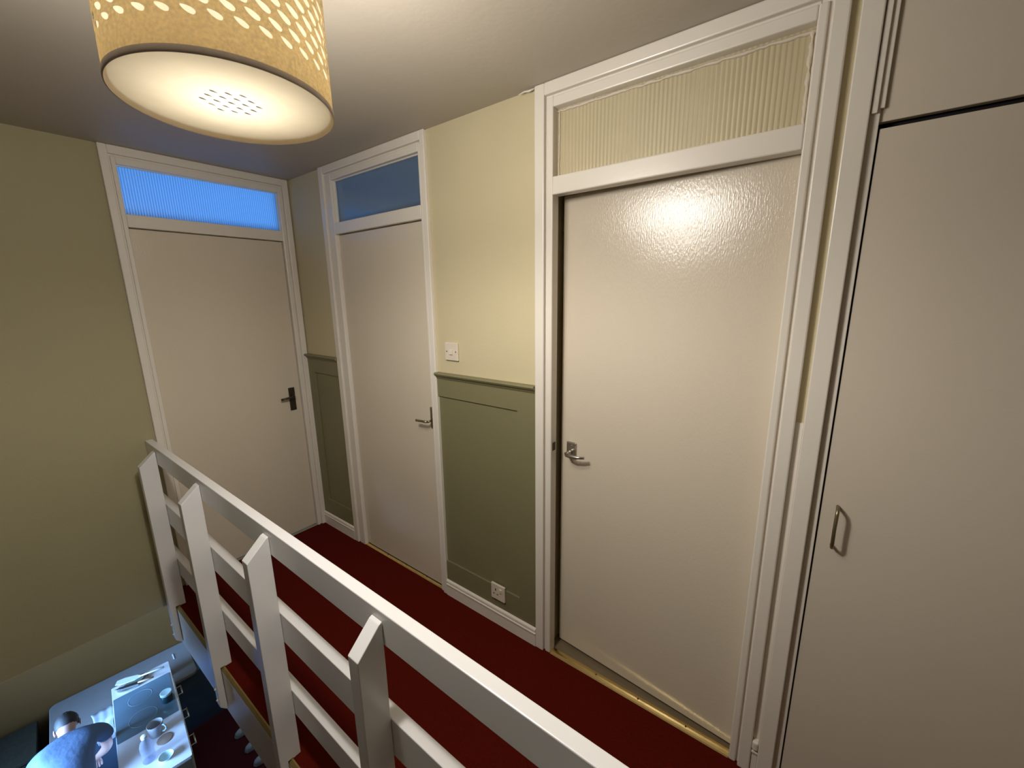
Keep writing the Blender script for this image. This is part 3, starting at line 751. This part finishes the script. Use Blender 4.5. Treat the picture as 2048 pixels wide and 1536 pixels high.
# ------------------------------------------------------------------ person bending over below
PB = Vector((-1.72, -1.53, ZL))
person = empty('person', PB, PI-math.radians(6), label='person in a light blue shirt bending forward beside the hob cabinet, seen from above', cat='person')
def skin_obj(name, verts, edges, radii, matl, par, sub=2, root=0, label=None):
    me = bpy.data.meshes.new(name); me.from_pydata([tuple(v) for v in verts], edges, []); me.materials.append(matl)
    o = bpy.data.objects.new(name, me); COL.objects.link(o); o.parent = par
    md = o.modifiers.new('skin', 'SKIN'); md.use_smooth_shade = True
    for i, r in enumerate(radii):
        sv = me.skin_vertices[0].data[i]; sv.radius = r if isinstance(r, tuple) else (r, r); sv.use_root = (i == root)
    ss = o.modifiers.new('sub', 'SUBSURF'); ss.levels = sub; ss.render_levels = sub
    if label: o['label'] = label
    return o
V_, E_, R_ = [], [], []
def chain(start, pts):
    prev = start
    for p, r in pts:
        V_.append(p); R_.append(r); E_.append((prev, len(V_)-1)); prev = len(V_)-1
    return prev
V_.append((0, 0, .93)); R_.append((.15, .11))
w_ = chain(0, [((.10, 0, 1.04), (.14, .10)), ((.26, 0, 1.12), (.155, .11)), ((.38, 0, 1.17), (.15, .10))])
nk = chain(w_, [((.46, 0, 1.195), .062), ((.54, 0, 1.21), .058), ((.585, 0, 1.215), .078), ((.635, 0, 1.200), (.077, .092)), ((.685, 0, 1.165), (.066, .080)), ((.705, 0, 1.120), (.050, .055))])
hands = []
for s in (-1, 1):
    sh_ = chain(w_, [((.40, s*.135, 1.17), .075), ((.43, s*.195, 1.13), .058)])
    el = chain(sh_, [((.46, s*.215, 1.02), .047), ((.50, s*.215, .88), .042)])
    wr = chain(el, [((.58, s*.18, .78), .040), ((.65, s*.13, .70), .028)])
    pm = chain(wr, [((.67, s*.115, .665), (.034, .018)), ((.69, s*.105, .63), (.036, .016))])
    hands.append((pm, s))
    hp_ = chain(0, [((-.01, s*.09, .86), .095), ((.04, s*.10, .66), .080), ((.05, s*.11, .48), .058), ((.02, s*.115, .30), .056), ((.0, s*.12, .09), .040)])
    ft = chain(hp_, [((.05, s*.125, .045), .040), ((.13, s*.135, .035), .036), ((.18, s*.14, .032), .026)])
for pm, s in hands:   # five fingers on each palm, curled, thumb from the side of the palm
    b = Vector(V_[pm])
    for k, (off, ln) in enumerate(((-.024, .070), (-.008, .080), (.008, .075), (.022, .058))):
        base = b+Vector((.010, off, -.012))
        chain(pm, [(tuple(base), .009), (tuple(base+Vector((.012, off*.15, -.45*ln))), .0085), (tuple(base+Vector((.004, off*.2, -.75*ln))), .008), (tuple(base+Vector((-.012, off*.2, -ln))), .007)])
    base = Vector(V_[pm-1])+Vector((.002, -s*.030, -.006))
    chain(pm-1, [(tuple(base), .010), (tuple(base+Vector((.018, -s*.016, -.024))), .0095), (tuple(base+Vector((.026, -s*.014, -.048))), .008)])
body = skin_obj('body', V_, E_, R_, M['skin'], person, 2)
# shirt over torso and sleeves
sv, se, sr = [(0, 0, .945)], [], [(.168, .135)]
def ch2(start, pts):
    prev = start
    for p, r in pts:
        sv.append(p); sr.append(r); se.append((prev, len(sv)-1)); prev = len(sv)-1
    return prev
a = ch2(0, [((.10, 0, 1.05), (.162, .122)), ((.25, 0, 1.13), (.178, .130)), ((.365, 0, 1.172), (.172, .112))])
ch2(a, [((.432, 0, 1.19), .080), ((.452, 0, 1.195), .070)])
for s in (-1, 1):
    k = ch2(a, [((.40, s*.14, 1.172), .088), ((.435, s*.205, 1.13), .072)])
    ch2(k, [((.455, s*.222, 1.045), .066), ((.468, s*.222, 1.01), .064)])
skin_obj('shirt', sv, se, sr, M['shirt'], person, 2)
tv, te, tr_ = [(-.005, 0, .94)], [], [(.160, .125)]
for s in (-1, 1):
    prev = 0
    for p, r in (((-.012, s*.09, .85), .108), ((.04, s*.10, .66), .092), ((.05, s*.11, .48), .072), ((.02, s*.115, .30), .068), ((.0, s*.12, .10), .060)):
        tv.append(p); tr_.append(r); te.append((prev, len(tv)-1)); prev = len(tv)-1
skin_obj('trousers', tv, te, tr_, M['trousers'], person, 2)
for s in (-1, 1):
    m = MB(); m.prism([(-.055, -.036), (.06, -.042), (.16, -.048), (.21, -.03), (.222, 0), (.21, .03), (.16, .046), (.06, .040), (-.055, .034)], 'z', 0, .075, .018); m.xf(Matrix.Translation((.0, s*.128, 0)))
    m.build('shoe', M['shoe'], person)
# head: local frame at the head centre, looking forward and down
HM = Matrix.Translation((.635, 0, 1.200)) @ Matrix.Rotation(math.radians(32), 4, 'Y') @ Matrix.Scale(.93, 4)
def headpart(name, m, matl, label=None): m.xf(HM); return m.build(name, matl, person, label)
def ellipsoid(m, c, rx, ry, rz, n=24, k=14, cut=None):
    rings = []
    for i in range(k+1):
        t = PI*i/k; z = math.cos(t); r = math.sin(t)
        rings.append([(c[0]+rx*r*math.cos(2*PI*q/n), c[1]+ry*r*math.sin(2*PI*q/n), c[2]+rz*z) for q in range(n)])
    vs = [[m.bm.verts.new(p) for p in rg] for rg in rings]
    for A, B in zip(vs, vs[1:]):
        for q in range(n): m._f((A[q], A[(q+1) % n], B[(q+1) % n], B[q]), True)
    bmesh.ops.remove_doubles(m.bm, verts=m.bm.verts, dist=1e-5)
m = MB(); ellipsoid(m, (-.010, 0, .020), .104, .086, .104)
geo = [f for f in m.bm.faces if (f.calc_center_median().x > .045 and f.calc_center_median().z < .070) or f.calc_center_median().z < -.030]
bmesh.ops.delete(m.bm, geom=geo, context='FACES')
for v in m.bm.verts: v.co += Vector((random.uniform(-.003, .003), random.uniform(-.003, .003), random.uniform(-.003, .003)))
headpart('hair', m, M['hair'], 'short dark brown hair')
for s in (-1, 1):
    m = MB(); ellipsoid(m, (-.005, s*.088, -.018), .020, .009, .031, 14, 10); headpart('ear', m, M['skin'])
    m = MB(); ellipsoid(m, (.083, s*.032, .012), .010, .012, .008, 12, 8); headpart('eye', m, M['spatula'])
m = MB(); m.prism([(.082, .025), (.112, -.022), (.086, -.030)], 'y', -.013, .013, .005); headpart('nose', m, M['skin'])
m = MB(); ellipsoid(m, (.083, 0, -.058), .012, .024, .007, 14, 8)
M['lip'] = mat('lip', (.40, .16, .14), .5, noise=.05, nscale=30)
headpart('mouth', m, M['lip'])

# ------------------------------------------------------------------ lights
def area(name, loc, rot, sx, sy, power, col):
    l = bpy.data.lights.new(name, 'AREA'); l.shape = 'RECTANGLE'; l.size = sx; l.size_y = sy; l.energy = power; l.color = col
    o = bpy.data.objects.new(name, l); COL.objects.link(o); o.location = loc; o.rotation_euler = rot; return o
BLUE = (.27, .53, 1.0)
# daylight through the lower window (faces +y)
area('daylight_lower_window', ((WX0+WX1)/2, YW-.12, (WZ0+WZ1)/2), (PI/2, 0, 0), WX1-WX0-.05, WZ1-WZ0-.05, 320, BLUE).data.spread = math.radians(72)
# daylight in the far bedroom (window on its outer wall)
area('daylight_bedroom', (-2.2, .1, 1.5), (0, -PI/2, 0), 1.2, 1.6, 50, (.23, .52, 1.0))
# weak daylight in the middle room
area('daylight_bathroom', (.9, 1.5, 1.7), (-PI/2, 0, 0), .5, .5, 3.6, (.46, .66, 1.0))
# the pendant's light: leaving through its drum wall, through the diffuser and through the open top
LAMPCOL = (1.0, .945, .87)
lm = Matrix.Translation(LC) @ lamp.rotation_euler.to_matrix().to_4x4()
def lamp_light(name, mtx, sx, sy, power):
    o = area(name, (0, 0, 0), (0, 0, 0), sx, sy, power, LAMPCOL); o.matrix_world = lm @ mtx; return o
for k in range(6):
    lamp_light('pendant_side_light', Matrix.Rotation(PI/3*k, 4, 'Z') @ Matrix.Translation((R0+.012, 0, HS/2)) @ Matrix.Rotation(-PI/2, 4, 'Y'), HS*.85, .17, 3.7)
o = lamp_light('pendant_down_light', Matrix.Translation((0, 0, -.006)), R0*1.9, R0*1.9, 5.0); o.data.shape = 'DISK'
sl = bpy.data.lights.new('pendant_spot', 'SPOT'); sl.energy = 29; sl.color = LAMPCOL; sl.spot_size = PI; sl.spot_blend = .45; sl.shadow_soft_size = .035
o = bpy.data.objects.new('pendant_spot', sl); COL.objects.link(o); o.matrix_world = lm @ Matrix.Translation((0, 0, -.040))
o = lamp_light('pendant_up_light', Matrix.Translation((0, 0, HS+.004)) @ Matrix.Rotation(PI, 4, 'X'), R0*1.8, R0*1.8, 2.0); o.data.shape = 'DISK'

w = bpy.data.worlds.new('world'); scene.world = w; w.use_nodes = True
w.node_tree.nodes['Background'].inputs['Color'].default_value = (.25, .42, .8, 1); w.node_tree.nodes['Background'].inputs['Strength'].default_value = .02

# ------------------------------------------------------------------ camera
cam = bpy.data.cameras.new('camera'); co = bpy.data.objects.new('camera', cam); COL.objects.link(co)
F = Vector((-0.5924164370464338, 0.7780987312989504, -0.20881841266558027)); R = Vector((0.797341328045101, 0.6033715145503136, -0.013770331170127487)); U = Vector((-0.11528040470298094, 0.1746573210038001, 0.9778574786293206))
mw = Matrix(((R.x, U.x, -F.x, 2.8441), (R.y, U.y, -F.y, -1.4043), (R.z, U.z, -F.z, 1.6398), (0, 0, 0, 1)))
co.matrix_world = mw
cam.sensor_fit = 'HORIZONTAL'; cam.sensor_width = 36.; cam.lens = 36*826.772/2048; cam.clip_start = .02
scene.camera = co

vs = scene.view_settings
vs.view_transform = 'Standard'; vs.look = 'None'; vs.gamma = 1.; vs.use_curve_mapping = False; vs.exposure = 0.0
scene.display_settings.display_device = 'sRGB'
scene.cycles.use_denoising = True
scene.cycles.max_bounces = 10; scene.cycles.diffuse_bounces = 6; scene.cycles.transparent_max_bounces = 12; scene.cycles.transmission_bounces = 8
scene.cycles.sample_clamp_indirect = 6.
